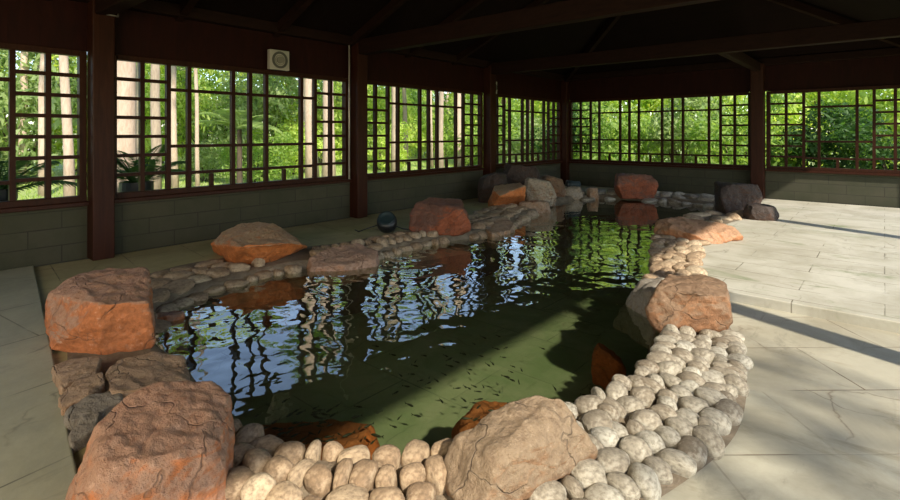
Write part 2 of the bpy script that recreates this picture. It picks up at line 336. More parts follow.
# ------------------------------------------------------------------ floor, pool, rim
def fill(outer, hole, z):
    bm = bmesh.new(); edges = []
    for loop in (outer, hole):
        if not loop: continue
        vs = [bm.verts.new((p[0], p[1], z)) for p in loop]
        edges += [bm.edges.new((vs[i], vs[(i + 1) % len(vs)])) for i in range(len(vs))]
    bmesh.ops.triangle_fill(bm, use_beauty=True, edges=edges)
    return bm
hole = [b.lerp(a, 0.12) for a, b in zip(INNER, OUTER)]
bm = fill([(XL, YF), (XR, YF), (XR, YB), (XL, YB)], hole, 0.0)
for co_, no in (((0, 5.42, 0), (0, 1, 0)), ((-1.8, 0, 0), (1, 0, 0)), ((-3.6, 0, 0), (1, 0, 0))):
    bmesh.ops.bisect_plane(bm, geom=bm.verts[:] + bm.edges[:] + bm.faces[:], plane_co=co_, plane_no=no)
def part_of(bm, test, dz, name, mat):
    v = []; f = []
    for fc in bm.faces:
        c = fc.calc_center_median()
        if test(c.x, c.y):
            f.append(list(range(len(v), len(v) + len(fc.verts)))); v += [(q.co.x, q.co.y, q.co.z + dz) for q in fc.verts]
    o = mobj(name, v, f, mat); m = bmesh.new(); m.from_mesh(o.data); bmesh.ops.remove_doubles(m, verts=m.verts, dist=1e-4)
    bmesh.ops.recalc_face_normals(m, faces=m.faces)
    if sum(x.normal.z for x in m.faces) < 0: bmesh.ops.reverse_faces(m, faces=m.faces)
    m.to_mesh(o.data); m.free()
    return tag(o, kind='structure')
part_of(bm, lambda x, y: in_low(x, y), LOW, 'floor', M['pave_lower'])
part_of(bm, lambda x, y: not in_low(x, y) and x > -3.6 and y > 3, 0, 'floor', M['pave_upper'])
part_of(bm, lambda x, y: not in_low(x, y) and not (x > -3.6 and y > 3), 0, 'floor', M['pave_dark'])
bm.free()
b = bmesh.new(); box(b, -1.5, XR, 5.36, 5.5, LOW - 0.02, 0.012); tag(bevel(bobj('trim_1', b, M['pave_upper']), 0.012, 3), kind='structure')
b = bmesh.new()
vs = [b.verts.new((x, y, z)) for z in (-0.01, 0.035) for x, y in ((-7.2, 1.27), (-4.6, 0.90), (-2.95, 0.66), (-1.8, 0.50), (-1.8, -2.5), (-7.2, -2.5))]
b.faces.new(vs[6:]); 
for i in range(6): b.faces.new((vs[i], vs[(i + 1) % 6], vs[6 + (i + 1) % 6], vs[6 + i]))
tag(bevel(bobj('floor', b, M['slab_green']), 0.012, 3), kind='structure')

# basin
v = [(p.x, p.y, WATER - 0.02) for p in [a.lerp(b_, 0.05) for a, b_ in zip(INNER, OUTER)]]
cen = Vector((-3.5, 6.5))
v += [(p.x, p.y, BED) for p in INNER]
f = [(i, (i + 1) % NR, NR + (i + 1) % NR, NR + i) for i in range(NR)]
tag(mobj('trim_3', v, f, M['pool_side'], smooth=True), kind='structure')  # side wall of the pool basin
bm = fill([(p.x, p.y) for p in INNER], None, BED)
tag(bobj('floor_pool', bm, M['tile_pool']), kind='structure')
bm = fill([a.lerp(b_, 0.10) for a, b_ in zip(INNER, OUTER)], None, WATER)
bm.normal_update()
for fc in bm.faces:
    if fc.normal.z < 0: fc.normal_flip()
me = bpy.data.meshes.new('pool_water'); bm.to_mesh(me); bm.free(); me.materials.append(M['water'])
w = link(bpy.data.objects.new('pool_water', me)); tag(w, 'dark green rippled water filling the rock-edged bathing pool', 'water', kind='stuff')

# rim bed
T = [0, 0.04, 0.09, 0.15, 0.25, 0.37, 0.5, 0.63, 0.76, 0.88, 1.0]
v = []; f = []
def rim_z(i, t):
    p = INNER[i].lerp(OUTER[i], t)
    zo = 0.012
    if in_low(OUTER[i].x, OUTER[i].y): zo = LOW + 0.012
    base = -0.3 + (0.285) * min(1, t / 0.13) if t < 0.13 else -0.015 + (zo + 0.012) * 0
    z = base if t < 0.13 else -0.015 + (zo + 0.0 - (-0.015)) * ((t - 0.13) / 0.87)
    return z
for i in range(NR):
    for t in T:
        p = INNER[i].lerp(OUTER[i], t)
        nz = noise.noise((p.x * 6, p.y * 6, 0.3)) * 0.018 if t > 0.1 else 0
        if t == 1.0: nz = 0
        v.append((p.x, p.y, rim_z(i, t) + nz))
n = len(T)
for i in range(NR):
    for j in range(n - 1):
        a = i * n + j; c = ((i + 1) % NR) * n + j
        f.append((a, a + 1, c + 1, c))
tag(mobj('trim_2', v, f, M['mortar'], smooth=True), kind='structure')

# ------------------------------------------------------------------ boulders
FOOT = []
def smooth_noise(p, seed, s):
    return noise.noise(Vector((p[0] * s + seed * 7.3, p[1] * s + seed * 3.1, p[2] * s - seed * 5.7)))
def rock(name, pts, mat, label, cat='boulder', group=None, seed=0, bev=0.05, amp=0.026, foot=True, cuts=3, fine=0.011):
    pts = [Vector(p) for p in pts]
    zb = min(p.z for p in pts); cx = sum(p.x for p in pts) / len(pts); cy = sum(p.y for p in pts) / len(pts)
    size = max((max(p[i] for p in pts) - min(p[i] for p in pts)) for i in range(3))
    bm = bmesh.new()
    for p in pts: bm.verts.new((p.x - cx, p.y - cy, p.z - zb))
    r = bmesh.ops.convex_hull(bm, input=bm.verts)
    bmesh.ops.delete(bm, geom=list({g for g in r['geom_interior'] + r['geom_unused'] if isinstance(g, bmesh.types.BMVert)}), context='VERTS')
    bmesh.ops.dissolve_limit(bm, angle_limit=math.radians(14), verts=bm.verts, edges=bm.edges)
    bmesh.ops.bevel(bm, geom=bm.edges[:], offset=min(bev * .5, size * 0.055), segments=2, profile=0.6, affect='EDGES', clamp_overlap=True)
    bmesh.ops.remove_doubles(bm, verts=bm.verts, dist=0.002)
    bmesh.ops.triangulate(bm, faces=bm.faces)
    lim = max(0.018, size / 44)
    for _ in range(6):
        es = [e for e in bm.edges if e.calc_length() > lim]
        if not es: break
        bmesh.ops.subdivide_edges(bm, edges=es, cuts=1)
        bmesh.ops.triangulate(bm, faces=[q for q in bm.faces if len(q.verts) > 3])
    for _ in range(1): bmesh.ops.smooth_vert(bm, verts=bm.verts, factor=0.4, use_axis_x=True, use_axis_y=True, use_axis_z=True)
    bm.normal_update()
    mv = []
    for q in bm.verts:
        c = q.co / max(size, 0.2)
        a = smooth_noise(c, seed, 2.6) * amp * size * 1.3 + smooth_noise(c, seed + 2, 6.5) * amp * size * 0.5
        cr = abs(smooth_noise(c, seed + 5, 2.1)); cr = -max(0, 0.05 - cr) * 12 * amp * size * 0.5
        st = smooth_noise((c[0] * .5 + c[2] * 1.2, c[1] * .5, c[2] * 3), seed + 4, 3.2); a += -max(0, .10 - abs(st)) * 0.9 * amp * size
        a += cr + smooth_noise(q.co, seed + 9, 26) * fine * 0.7 + smooth_noise(q.co, seed + 11, 11) * fine * 1.2
        mv.append(q.normal * a)
    for q, m_ in zip(bm.verts, mv): q.co += m_
    o = bobj(name, bm, mat, smooth=True, loc=(cx, cy, zb))
    tag(o, label, cat, group)
    if foot:
        hx = [(p.x, p.y) for p in pts if p.z < 0.2]
        FOOT.append(hull2(hx if len(hx) > 2 else [(p.x, p.y) for p in pts]))
    return o
def hull2(P):
    P = sorted(set((round(a, 4), round(b, 4)) for a, b in P))
    def half(Q):
        h = []
        for p in Q:
            while len(h) > 1 and (h[-1][0] - h[-2][0]) * (p[1] - h[-2][1]) - (h[-1][1] - h[-2][1]) * (p[0] - h[-2][0]) <= 0: h.pop()
            h.append(p)
        return h
    return half(P)[:-1] + half(P[::-1])[:-1]
def inside(p, poly, grow=0.0):
    c = (sum(q[0] for q in poly) / len(poly), sum(q[1] for q in poly) / len(poly))
    n = len(poly)
    for i in range(n):
        a, b = poly[i], poly[(i + 1) % n]
        dx, dy = b[0] - a[0], b[1] - a[1]; L = math.hypot(dx, dy) or 1
        if (dx * (p[1] - a[1]) - dy * (p[0] - a[0])) / L < -grow: return False
    return True
def chunk(c, hx, hy, z0, z1, rz, seed, tilt=0.0):
    """corner points of an irregular block-like stone"""
    r = random.Random(seed); out = []
    for zz, s in ((z0, 0.92), (z0 + (z1 - z0) * 0.55, 1.0), (z1, 0.78)):
        for k in range(8):
            a = k * PI / 4 + r.uniform(-0.25, 0.25)
            ca, sa = math.cos(a), math.sin(a); m = (abs(ca) ** 3 + abs(sa) ** 3) ** (-1 / 3)
            x, y = ca * hx * m * s * r.uniform(0.84, 1.0), sa * hy * m * s * r.uniform(0.84, 1.0)
            out.append((c[0] + x * math.cos(rz) - y * math.sin(rz), c[1] + x * math.sin(rz) + y * math.cos(rz), zz + (r.uniform(-0.06, 0.06) * (z1 - z0) + tilt * x if zz > z0 else 0)))
    return out
def slab(outline, dz):
    """flat stone: the outline of its upper face, and the same a little wider below"""
    cx = sum(p[0] for p in outline) / len(outline); cy = sum(p[1] for p in outline) / len(outline)
    return list(outline) + [(cx + (p[0] - cx) * 1.06, cy + (p[1] - cy) * 1.06, p[2] - dz * 0.5) for p in outline] + [(cx + (p[0] - cx) * 0.95, cy + (p[1] - cy) * 0.95, p[2] - dz) for p in outline]

rock('boulder', [(-2.494, 0.64, 0.31), (-2.57, 0.754, 0.34), (-2.566, 0.937, 0.34), (-2.495, 1.091, 0.32), (-2.366, 1.142, 0.28), (-2.278, 1.137, 0.2), (-2.196, 0.57, 0.31), (-2.085, 0.709, 0.3), (-2.034, 0.936, 0.26), (-2.471, 0.59, 0.17), (-2.299, 1.128, 0.08),
     (-2.211, 0.397, -0.06), (-1.931, 0.716, -0.06), (-2.05, 1.009, -0.06), (-2.414, 1.157, -0.06), (-2.733, 0.884, -0.06), (-2.516, 0.477, -0.06), (-2.033, 0.497, 0.12)],
     M['rock_orange'], 'large orange-brown boulder with a tilted grey crust, nearest the slate slab walkway', seed=3, bev=0.06)
rock('boulder', [(-4.791, 1.066, 0.4), (-4.82, 1.341, 0.41), (-4.617, 1.533, 0.39), (-4.136, 1.42, 0.34), (-4.668, 0.912, 0.33), (-3.96, 1.045, 0.37), (-3.885, 1.309, 0.34), (-4.584, 0.867, 0.2), (-4.346, 0.828, 0), (-4.06, 1.071, -0.02), (-3.914, 1.344, -0.02), (-3.894, 1.363, 0.05),
     (-4.908, 1.193, -0.06), (-4.599, 1.524, -0.06), (-4.718, 0.895, 0.1)],
     M['rock_orange'], 'blocky flat-topped orange boulder between the slate walkway and the left cobbles', seed=8, bev=0.05)
rock('boulder', [(-6.062, 2.696, 0.2), (-6.057, 2.849, 0.32), (-6.002, 3.109, 0.4), (-5.735, 3.359, 0.36), (-5.234, 3.388, 0.25), (-5.168, 3.44, 0.18), (-5.327, 2.703, 0.27), (-5.179, 3.158, 0.26), (-5.778, 2.847, -0.03), (-5.534, 3.176, -0.03), (-5.661, 3.709, -0), (-6.406, 2.899, 0.03), (-6.6, 3.167, -0.06), (-5.933, 4.003, -0.06)],
     M['rock_orange2'], 'wedge-shaped boulder with a bright orange side below the wide left window', seed=5, bev=0.05)
rock('boulder', slab([(-5.216, 3.499, 0.02), (-5.291, 3.856, 0.08), (-5.208, 4.235, 0.08), (-4.799, 4.219, 0.04), (-4.664, 4.068, -0.01), (-4.785, 3.698, -0.03), (-5.066, 3.44, -0.05)], .24),
     M['rock_pink'], 'low flat pinkish-brown rock lapped by the water beside the bubbling inlet', seed=6, bev=0.03)
rock('boulder', [(-5.555, 5.512, 0.3), (-5.505, 5.592, 0.45), (-5.393, 5.811, 0.5), (-4.958, 6.07, 0.48), (-4.671, 5.742, 0.42), (-4.647, 5.923, 0.15), (-4.705, 5.949, 0.05), (-4.813, 5.729, -0.02), (-5.256, 5.446, -0.02), (-5.465, 5.402, 0.05), (-5.662, 5.684, -0.06), (-5.081, 6.313, -0.06), (-5.472, 5.846, 0.48), (-5.157, 6.248, 0.44)],
     M['rock_red'], 'big dark red-brown boulder beside the black round floodlight', seed=12, bev=0.06)
rock('boulder', slab([(-4.905, 6.566, 0), (-5.016, 6.882, 0.06), (-4.952, 7.26, 0.07), (-4.647, 7.046, 0.03), (-4.538, 6.794, -0.02), (-4.606, 6.372, -0.03)], .25),
     M['rock_grey'], 'small flat grey-brown rock at the water just right of the dark red-brown boulder', seed=13, bev=0.03)
rock('boulder', [(-6.284, 8.55, 0.06), (-5.946, 8.259, 0.38), (-5.799, 8.646, 0.46), (-5.512, 8.759, 0.45), (-5.519, 8.732, 0.25), (-5.924, 9.02, -0.02), (-6.071, 8.329, -0.02), (-5.651, 8.08, 0.3), (-6.513, 8.905, -0.06), (-5.944, 9.393, -0.06), (-6.372, 8.894, 0.4), (-5.955, 9.252, 0.43)],
     M['rock_orange2'], 'small boulder with a vivid orange face in the far left rock cluster', seed=15)
rock('boulder', chunk((-6.6, 9.16), .38, .30, -.05, .60, YAW, 3, 0.1), M['rock_dark'], 'dark upright rock leaning by the second left post, left end of the rock cluster', seed=16)
rock('boulder', chunk((-6.519, 10.218), .55, .30, -.05, .74, YAW, 4, -0.1), M['rock_dark'], 'long dark boulder at the back of the far rock cluster under the third left window', seed=17)
rock('boulder', chunk((-5.793, 9.786), .42, .28, -.1, .47, YAW, 5, -0.15), M['rock_pale'], 'pale layered rock right of the vivid orange one in the far cluster', seed=18)
rock('boulder', chunk((-6.171, 11.042), .34, .26, -.05, .43, YAW, 6, -0.2), M['rock_brown'], 'brown rounded rock at the far right end of the rock cluster', seed=19)
rock('boulder', chunk((-5.495, 9.054), .40, .22, -.3, .10, YAW, 7), M['rock_grey'], 'low wet flat rock at the water below the pale layered rock', seed=20, bev=0.03)
rock('boulder', chunk((-5.824, 11.405), .30, .22, -.3, .19, YAW, 8), M['rock_pale'], 'pale rough rim rock carrying the dark teal lamp', seed=21, bev=0.03)
rock('boulder', chunk((-5.462, 11.782), .17, .2, -.3, .16, YAW, 9), M['rock_grey'], 'small brownish rim rock right of the pale rock with the teal lamp', seed=22, bev=0.03)
rock('boulder', [(-4.864, 11.899, 0.48), (-4.642, 12.023, 0.53), (-4.257, 12.419, 0.5), (-4.609, 12.907, 0.45), (-5.206, 12.528, 0.5), (-4.101, 12.422, 0.3), (-4.852, 11.777, 0.28), (-4.756, 11.926, -0.06), (-4.192, 12.343, -0.06), (-4.713, 12.951, -0.06), (-5.206, 12.528, -0.06)],
     M['rock_red'], 'red-brown boulder alone on the far rim below the wide back window', seed=24)
rock('boulder', [(-2.36, 10.621, 0.5), (-2.158, 10.662, 0.57), (-1.811, 11.026, 0.55), (-2.074, 11.393, 0.5), (-2.614, 11.194, 0.55), (-1.703, 11.053, 0.3), (-2.325, 10.519, 0.3), (-2.234, 10.597, -0.06), (-1.817, 10.955, -0.06), (-2.245, 11.378, -0.06), (-2.549, 11.118, -0.06)],
     M['rock_dark'], 'tall dark boulder on the far right corner of the pool', seed=25)
rock('boulder', chunk((-1.664, 10.362), .28, .24, -.05, .25, YAW, 31), M['rock_dark'], 'low dark block at the foot of the tall dark boulder', seed=26, bev=0.03)
rock('boulder', [(-2.577, 7.883, 0.17), (-2.286, 8.375, 0.2), (-1.642, 8.246, 0.17), (-1.486, 8.023, 0.08), (-2.573, 7.74, 0.1), (-2.58, 7.805, -0.03), (-2.049, 7.508, -0.04), (-1.747, 7.565, -0.02), (-1.527, 8.177, -0.02), (-2.035, 7.454, 0.15), (-1.686, 7.848, 0.15), (-2.592, 7.788, -0.2), (-2.028, 8.666, -0.05), (-2.744, 8.58, -0.05)],
     M['rock_salmon'], 'broad flat salmon-coloured slab on the right rim', seed=27, amp=0.05)
rock('boulder', [(-1.404, 4.499, 0.33), (-1.156, 4.671, 0.33), (-0.977, 4.651, 0.3), (-1.341, 4.011, 0.31), (-1.038, 4.055, 0.33), (-0.889, 4.33, 0.28), (-1.374, 3.973, 0.05), (-1.286, 3.98, -0.03), (-1.07, 4.18, -0.08), (-0.907, 4.384, -0.1), (-1.394, 3.986, 0.15), (-0.867, 4.355, 0.08), (-1.589, 4.697, -0.1), (-1.198, 5.163, -0.1)],
     M['rock_brown'], 'squarish brown boulder on the right rim by the step', seed=29, bev=0.05)
rock('boulder', [(-1.784, 4.683, 0.03), (-1.736, 4.781, 0.12), (-1.581, 4.949, 0.15), (-1.474, 4.615, -0.12), (-1.683, 4.635, -0.12), (-1.508, 4.371, -0.35), (-2.012, 4.729, -0.35), (-1.594, 5.087, -0.35), (-1.28, 4.566, -0.35), (-1.553, 4.491, 0.14)],
     M['rock_slate'], 'grey rock standing in the water against the squarish brown boulder', seed=30)
rock('boulder', [(-1.323, 1.956, 0.26), (-1.227, 2.08, 0.29), (-1.151, 2.133, 0.29), (-1.078, 2.158, 0.24), (-1.01, 2.151, 0.14), (-1, 2.234, 0), (-1.115, 2.212, -0.08), (-1.172, 2.031, -0.1), (-1.194, 1.857, -0.1), (-1.468, 1.727, 0.15), (-1.41, 1.827, 0.2), (-1.483, 1.683, 0.08), (-1.362, 1.57, 0), (-1.203, 1.585, -0.02), (-1.575, 1.837, -0.15), (-1.187, 2.276, -0.15), (-1.182, 1.691, 0.2)],
     M['rock_tan'], 'large tan wedge-shaped boulder at the front of the pool, partly in sun', seed=33, bev=0.05, amp=0.03)
# stones under water or breaking the surface
rock('sunken_rock', chunk((-2.618, 1.733), .52, .33, -.72, -.32, YAW, 41), M['rock_sunk'], 'long orange rock under water next to the front cobbles', foot=False, seed=41)
rock('sunken_rock', chunk((-1.709, 2.67), .50, .25, -.72, -.25, YAW, 42), M['rock_sunk'], 'orange rock under water just behind the large tan boulder', foot=False, seed=42)
rock('sunken_rock', chunk((-1.833, 4.29), .17, .08, -.72, -.42, YAW - .7, 43, -.5), M['rock_sunk'], 'small orange rock under water below the right-hand rim', foot=False, seed=43)
rock('sunken_rock', chunk((-5.336, 2.999), .42, .22, -.72, -.17, YAW, 44), M['rock_red'], 'dark reddish rock under water in front of the wedge-shaped orange boulder', foot=False, seed=44)
rock('sunken_rock', chunk((-4.737, 1.762), .17, .12, -.5, -.06, YAW, 45), M['rock_orange'], 'reddish stone breaking the water at the left end of the pool', foot=False, seed=45, bev=0.02)
# layered flat rocks between the two orange boulders
for ol, m_, lb in (([(-3.885, 0.764, 0.09), (-3.894, 0.893, 0.1), (-3.74, 0.987, 0.1), (-3.578, 0.929, 0.1), (-3.519, 0.746, 0.08), (-3.705, 0.733, 0.06)], 'rock_grey', 'grey-brown flat stone directly in front of the blocky orange boulder'),
                   ([(-3.457, 0.932, 0.1), (-3.615, 1.038, 0.1), (-3.624, 1.233, 0.09), (-3.474, 1.384, 0.05), (-3.299, 1.35, 0.03), (-3.139, 1.261, 0.05), (-3.098, 1.054, 0.1), (-3.171, 0.892, 0.1)], 'rock_grey', 'broad flat rock with a pale tip reaching the water between two orange boulders'),
                   ([(-3.38, 0.695, 0.08), (-3.523, 0.808, 0.09), (-3.51, 0.936, 0.1), (-3.346, 0.917, 0.1), (-3.244, 0.788, 0.1), (-3.249, 0.689, 0.08)], 'rock_grey', 'thin tilted brownish stone, second layer below the blocky orange boulder'),
                   ([(-3.182, 0.683, 0.08), (-3.267, 0.793, 0.09), (-3.21, 0.941, 0.09), (-3.069, 0.909, 0.09), (-3.059, 0.764, 0.08), (-3.089, 0.679, 0.07)], 'rock_slate', 'slate-grey flat stone beside the slate walkway, third layer down'),
                   ([(-2.983, 0.648, 0.06), (-3.068, 0.745, 0.08), (-3.065, 0.809, 0.08), (-2.933, 0.757, 0.06), (-2.886, 0.65, 0.05)], 'rock_slate', 'lowest small dark flat stone beside the large orange-brown boulder')):
    rock('flat_rock', slab(ol, .16), M[m_], lb, 'rock', 'layered flat rocks by the slate walkway', seed=len(FOOT), bev=0.025, amp=0.03, fine=0.006)

# ------------------------------------------------------------------ cobbles
def cobble_mesh(seed):
    bm = bmesh.new(); bmesh.ops.create_icosphere(bm, subdivisions=3, radius=0.5)
    r = random.Random(seed)
    k1, k2 = r.uniform(-.25, .25), r.uniform(-.2, .2)
    for q in bm.verts:
        c = q.co.copy()
        p = Vector([math.copysign(abs(t * 2) ** 0.8, t) / 2 for t in c])
        p.x *= 1 + k1 * p.y; p.y *= 1 + k2 * p.x
        p *= 1 + 0.30 * smooth_noise(c, seed, 1.7) + 0.07 * smooth_noise(c, seed + 3, 4.5) + 0.02 * smooth_noise(c, seed + 4, 11)
        q.co = p
    me = bpy.data.meshes.new('cobble'); bm.to_mesh(me); bm.free()
    me.polygons.foreach_set('use_smooth', [True] * len(me.polygons)); return me
protos = {m: [cobble_mesh(50 + i) for i in range(9)] for m in ('cob_pale', 'cob_tan')}
for m in protos:
    for me in protos[m]: me.materials.append(M[m])
rnd = random.Random(11)
def seg_len(a, b, t):
    return sum(((INNER[i].lerp(OUTER[i], t)) - (INNER[i + 1].lerp(OUTER[i + 1], t))).length for i in range(a, b))
def cobbles(c0, c1, ts, wid, rad, hgt, mat, region, start, group, lift=0.0, rev=False):
    a, b = int(c0 * PER), min(int(c1 * PER), NR - 1)
    for ri, t in enumerate(ts):
        path = [INNER[i].lerp(OUTER[i], t) for i in range(a, b + 1)]
        cum = [0]
        for p, q in zip(path, path[1:]): cum.append(cum[-1] + (q - p).length)
        s = rnd.uniform(0, wid * 0.6); items = []
        while s < cum[-1]:
            wd = wid * rnd.choice((.6, .8, .95, 1.05, 1.2, 1.4))
            s += wd / 2
            j = next((i for i in range(1, len(cum)) if cum[i] >= s), None)
            if j is None: break
            u = (s - cum[j - 1]) / max(1e-6, cum[j] - cum[j - 1]); p = path[j - 1].lerp(path[j], u)
            idx = a + j; d = (OUTER[idx] - INNER[idx]).normalized()
            p = p + d * rnd.uniform(-0.22, 0.22) * rad
            s += wd / 2 * 1.06
            if any(inside(p, F_, wid * 0.08) for F_ in FOOT): continue
            dp = -math.sin(YAW) * p.x + math.cos(YAW) * p.y; lp = math.cos(YAW) * p.x + math.sin(YAW) * p.y
            if dp < 1.98 or abs(lp / dp) > 0.98: continue            # wholly outside the view
            items.append((p, d, wd, idx))
        if rev: items.reverse()
        for kx, (p, d, wd, idx) in enumerate(items):
            me = rnd.choice(protos[mat]); o = bpy.data.objects.new('cobble', me)
            rr = rad * rnd.uniform(0.72, 1.25) * (0.8 + 0.2 * wd / wid); hh = hgt * rnd.uniform(0.8, 1.25)
            zb = rim_z(idx, t)
            o.location = (p.x, p.y, zb + hh * 0.06 + lift)
            o.scale = (rr, wd * 1.03, hh)
            o.rotation_euler = (rnd.uniform(-.15, .15), rnd.uniform(-.12, .12), math.atan2(d.y, d.x) + rnd.uniform(-.55, .55))
            rown = ROWN[len(ts)][ri]
            tag(o, f'{"pale" if mat == "cob_pale" else "tan"} cobble, {region}, {rown}, {ordinal(kx + 1)} from {start}', 'cobble', group)
            link(o)
ROWN = {1: ['only row'], 2: ['waterside row', 'outer row'], 3: ['waterside row', 'middle row', 'outer row'],
        4: ['waterside row', 'second row', 'third row', 'outer row'], 5: ['waterside row', 'second row', 'third row', 'fourth row', 'outer row'],
        6: ['waterside row', 'second row', 'third row', 'fourth row', 'fifth row', 'outer row']}
cobbles(1.4, 5.2, [.12, .33, .54, .75, .95], .112, .145, .115, 'cob_tan', 'front rim', 'the orange-brown boulder', 'cobbles along the front rim', 0.012)
cobbles(5.6, 10.8, [.13, .32, .51, .70, .88], .115, .145, .10, 'cob_pale', 'right-front rim', 'the tan boulder', 'cobbles on the sunlit right-front rim', 0.008)
cobbles(11.6, 15.4, [.13, .38, .64, .9], .20, .18, .10, 'cob_tan', 'right rim', 'the squarish brown boulder', 'cobbles on the right rim')
cobbles(16.0, 18.4, [.35, .8], .34, .27, .12, 'cob_tan', 'far right rim', 'the salmon slab', 'cobbles on the far right rim')
cobbles(18.6, 21.4, [.09, .46, .83], .33, .28, .13, 'cob_pale', 'far rim', 'the tall dark boulder', 'cobbles on the far rim')
cobbles(23.6, 26.4, [.09, .36, .63, .9], .25, .24, .12, 'cob_tan', 'middle left rim', 'the vivid orange boulder', 'cobbles on the middle left rim')
cobbles(26.4, 28.6, [.085, .34, .62], .17, .18, .13, 'cob_tan', 'rim by the floodlight', 'the red-brown boulder', 'cobbles on the rim by the floodlight')
cobbles(28.6, 30.2, [.085, .34, .62], .16, .19, .12, 'cob_tan', 'rim below the wide window', 'the flat pinkish rock', 'cobbles below the wide left window')
cobbles(30.2, 33.6, [.085, .30, .53, .76], .22, .22, .11, 'cob_tan', 'left rim', 'the wedge-shaped boulder', 'flat cobbles on the left rim', rev=False)

# ------------------------------------------------------------------ walls
def wall_box(name, x0, x1, y0, y1, z0, z1, mat):
    b = bmesh.new(); box(b, x0, x1, y0, y1, z0, z1); return tag(bobj(name, b, mat), kind='structure')
TH = 0.16
wall_box('wall_left', XL - TH, XL - .06, YF, YB + TH, -0.3, SILL - 0.09, M['block_y'])
wall_box('wall_back', XL, XR + TH, YB + .075, YB + TH, -0.3, SILL - 0.09, M['block_x'])
wall_box('wall_left', XL - 0.11, XL - 0.06, YF, YB, HEAD + 0.06, 3.12, M['wood_frieze_y'])
wall_box('wall_back', XL, XR, YB + 0.1, YB + 0.15, HEAD + 0.06, 3.12, M['wood_frieze_y'])
wall_box('wall_front', XL, XR, YF - .28, YF - .17, -0.3, SILL - 0.09, M['block_x'])
wall_box('wall_front', XL, XR, YF - 0.24, YF - 0.18, HEAD + 0.06, 3.12, M['wood_frieze_y'])
wall_box('wall_right', XR + 0.17, XR + 0.22, YF, YB, HEAD + 0.06, 3.12, M['wood_frieze_y'])
wall_box('wall_right', XR, XR + TH, YF + .12, -1.02, -0.3, SILL - 0.09, M['block_y'])

A, Bn, Wd = 0.328, 0.275, 0.645
PAT4 = [A, A, Bn, Wd, Bn, Bn, Wd, Bn, A, A]
WIN = [0]
def window(p0, p1, axis, const, pattern, z0=SILL, z1=HEAD, bar=0.054):
    """lattice window: p0..p1 along the wall, ladder columns at both ends and long rails between"""
    WIN[0] += 1
    root = empty(f'window_{WIN[0]}', ((const, (p0 + p1) / 2, z0) if axis == 'y' else ((p0 + p1) / 2, const, z0)))
    tag(root, kind='structure'); ctr = (p0 + p1) / 2; 
    def bx(bm, a0, a1, z_0, z_1, d0, d1):
        if axis == 'y': box(bm, d0, d1, a0 - ctr, a1 - ctr, z_0 - z0, z_1 - z0)
        else: box(bm, a0 - ctr, a1 - ctr, d0, d1, z_0 - z0, z_1 - z0)
    fb = bmesh.new(); D0, D1 = -0.055, 0.055
    bx(fb, p0 - 0.05, p0 + 0.025, z0 - 0.05, z1 + 0.05, D0, D1); bx(fb, p1 - 0.025, p1 + 0.05, z0 - 0.05, z1 + 0.05, D0, D1)
    bx(fb, p0 + 0.025, p1 - 0.025, z1 - 0.01, z1 + 0.06, D0, D1); bx(fb, p0 + 0.025, p1 - 0.025, z0 - 0.05, z0 + 0.02, D0, D1)
    bevel(bobj('window_frame', fb, M['wood_lattice'], root), 0.004, 1)
    sb = bmesh.new(); bx(sb, p0 - 0.1, p1 + 0.1, z0 - 0.10, z0 - 0.05, -0.10, 0.10)
    bevel(bobj('window_sill', sb, M['wood_post'], root), 0.006, 1)
    tot = sum(pattern); sc = (p1 - p0) / tot; xs = [p0]
    for w_ in pattern: xs.append(xs[-1] + w_ * sc)
    lb = bmesh.new(); H = z1 - z0; h = bar / 2
    for x in xs[1:-1]: bx(lb, x - h, x + h, z0, z1, -0.035, 0.035)
    for (xa, xb, w_) in zip(xs, xs[1:], pattern):
        if w_ == A: rails = [z0 + H * q / 7 for q in range(1, 7)]
        else: rails = [z0 + H * (1 - q) for q in (0.2, 0.65, 0.868)]
        for z in rails: bx(lb, xa + h, xb - h, z - h * 0.8, z + h * 0.8, -0.025, 0.025)
        if w_ == Wd: bx(lb, (xa + xb) / 2 - h, (xa + xb) / 2 + h, z0, rails[2] - h, -0.025, 0.025)
    bobj('lattice', lb, M['wood_lattice'], root)
    return root
XW = XL - 0.08; YW = YB + 0.10
PY = [-2.02, 1.93, 5.88, 9.87]
window(-1.83, 1.74, 'y', XW, PAT4)
window(2.08, 5.67, 'y', XW, PAT4)
window(6.06, 9.66, 'y', XW, PAT4)
window(10.05, 13.52, 'y', XW, PAT4)
window(-7.08, -2.44, 'x', YW, [A, A, Bn, Wd, Bn, Bn, Wd, Bn, Bn, Wd, Bn, A, A])
window(-2.04, 0.50, 'x', YW, [A, A, Bn, Wd, Bn, A, A])
window(-6.9, -3.4, 'x', YF - 0.22, PAT4)
window(-3.05, 0.45, 'x', YF - 0.22, PAT4)

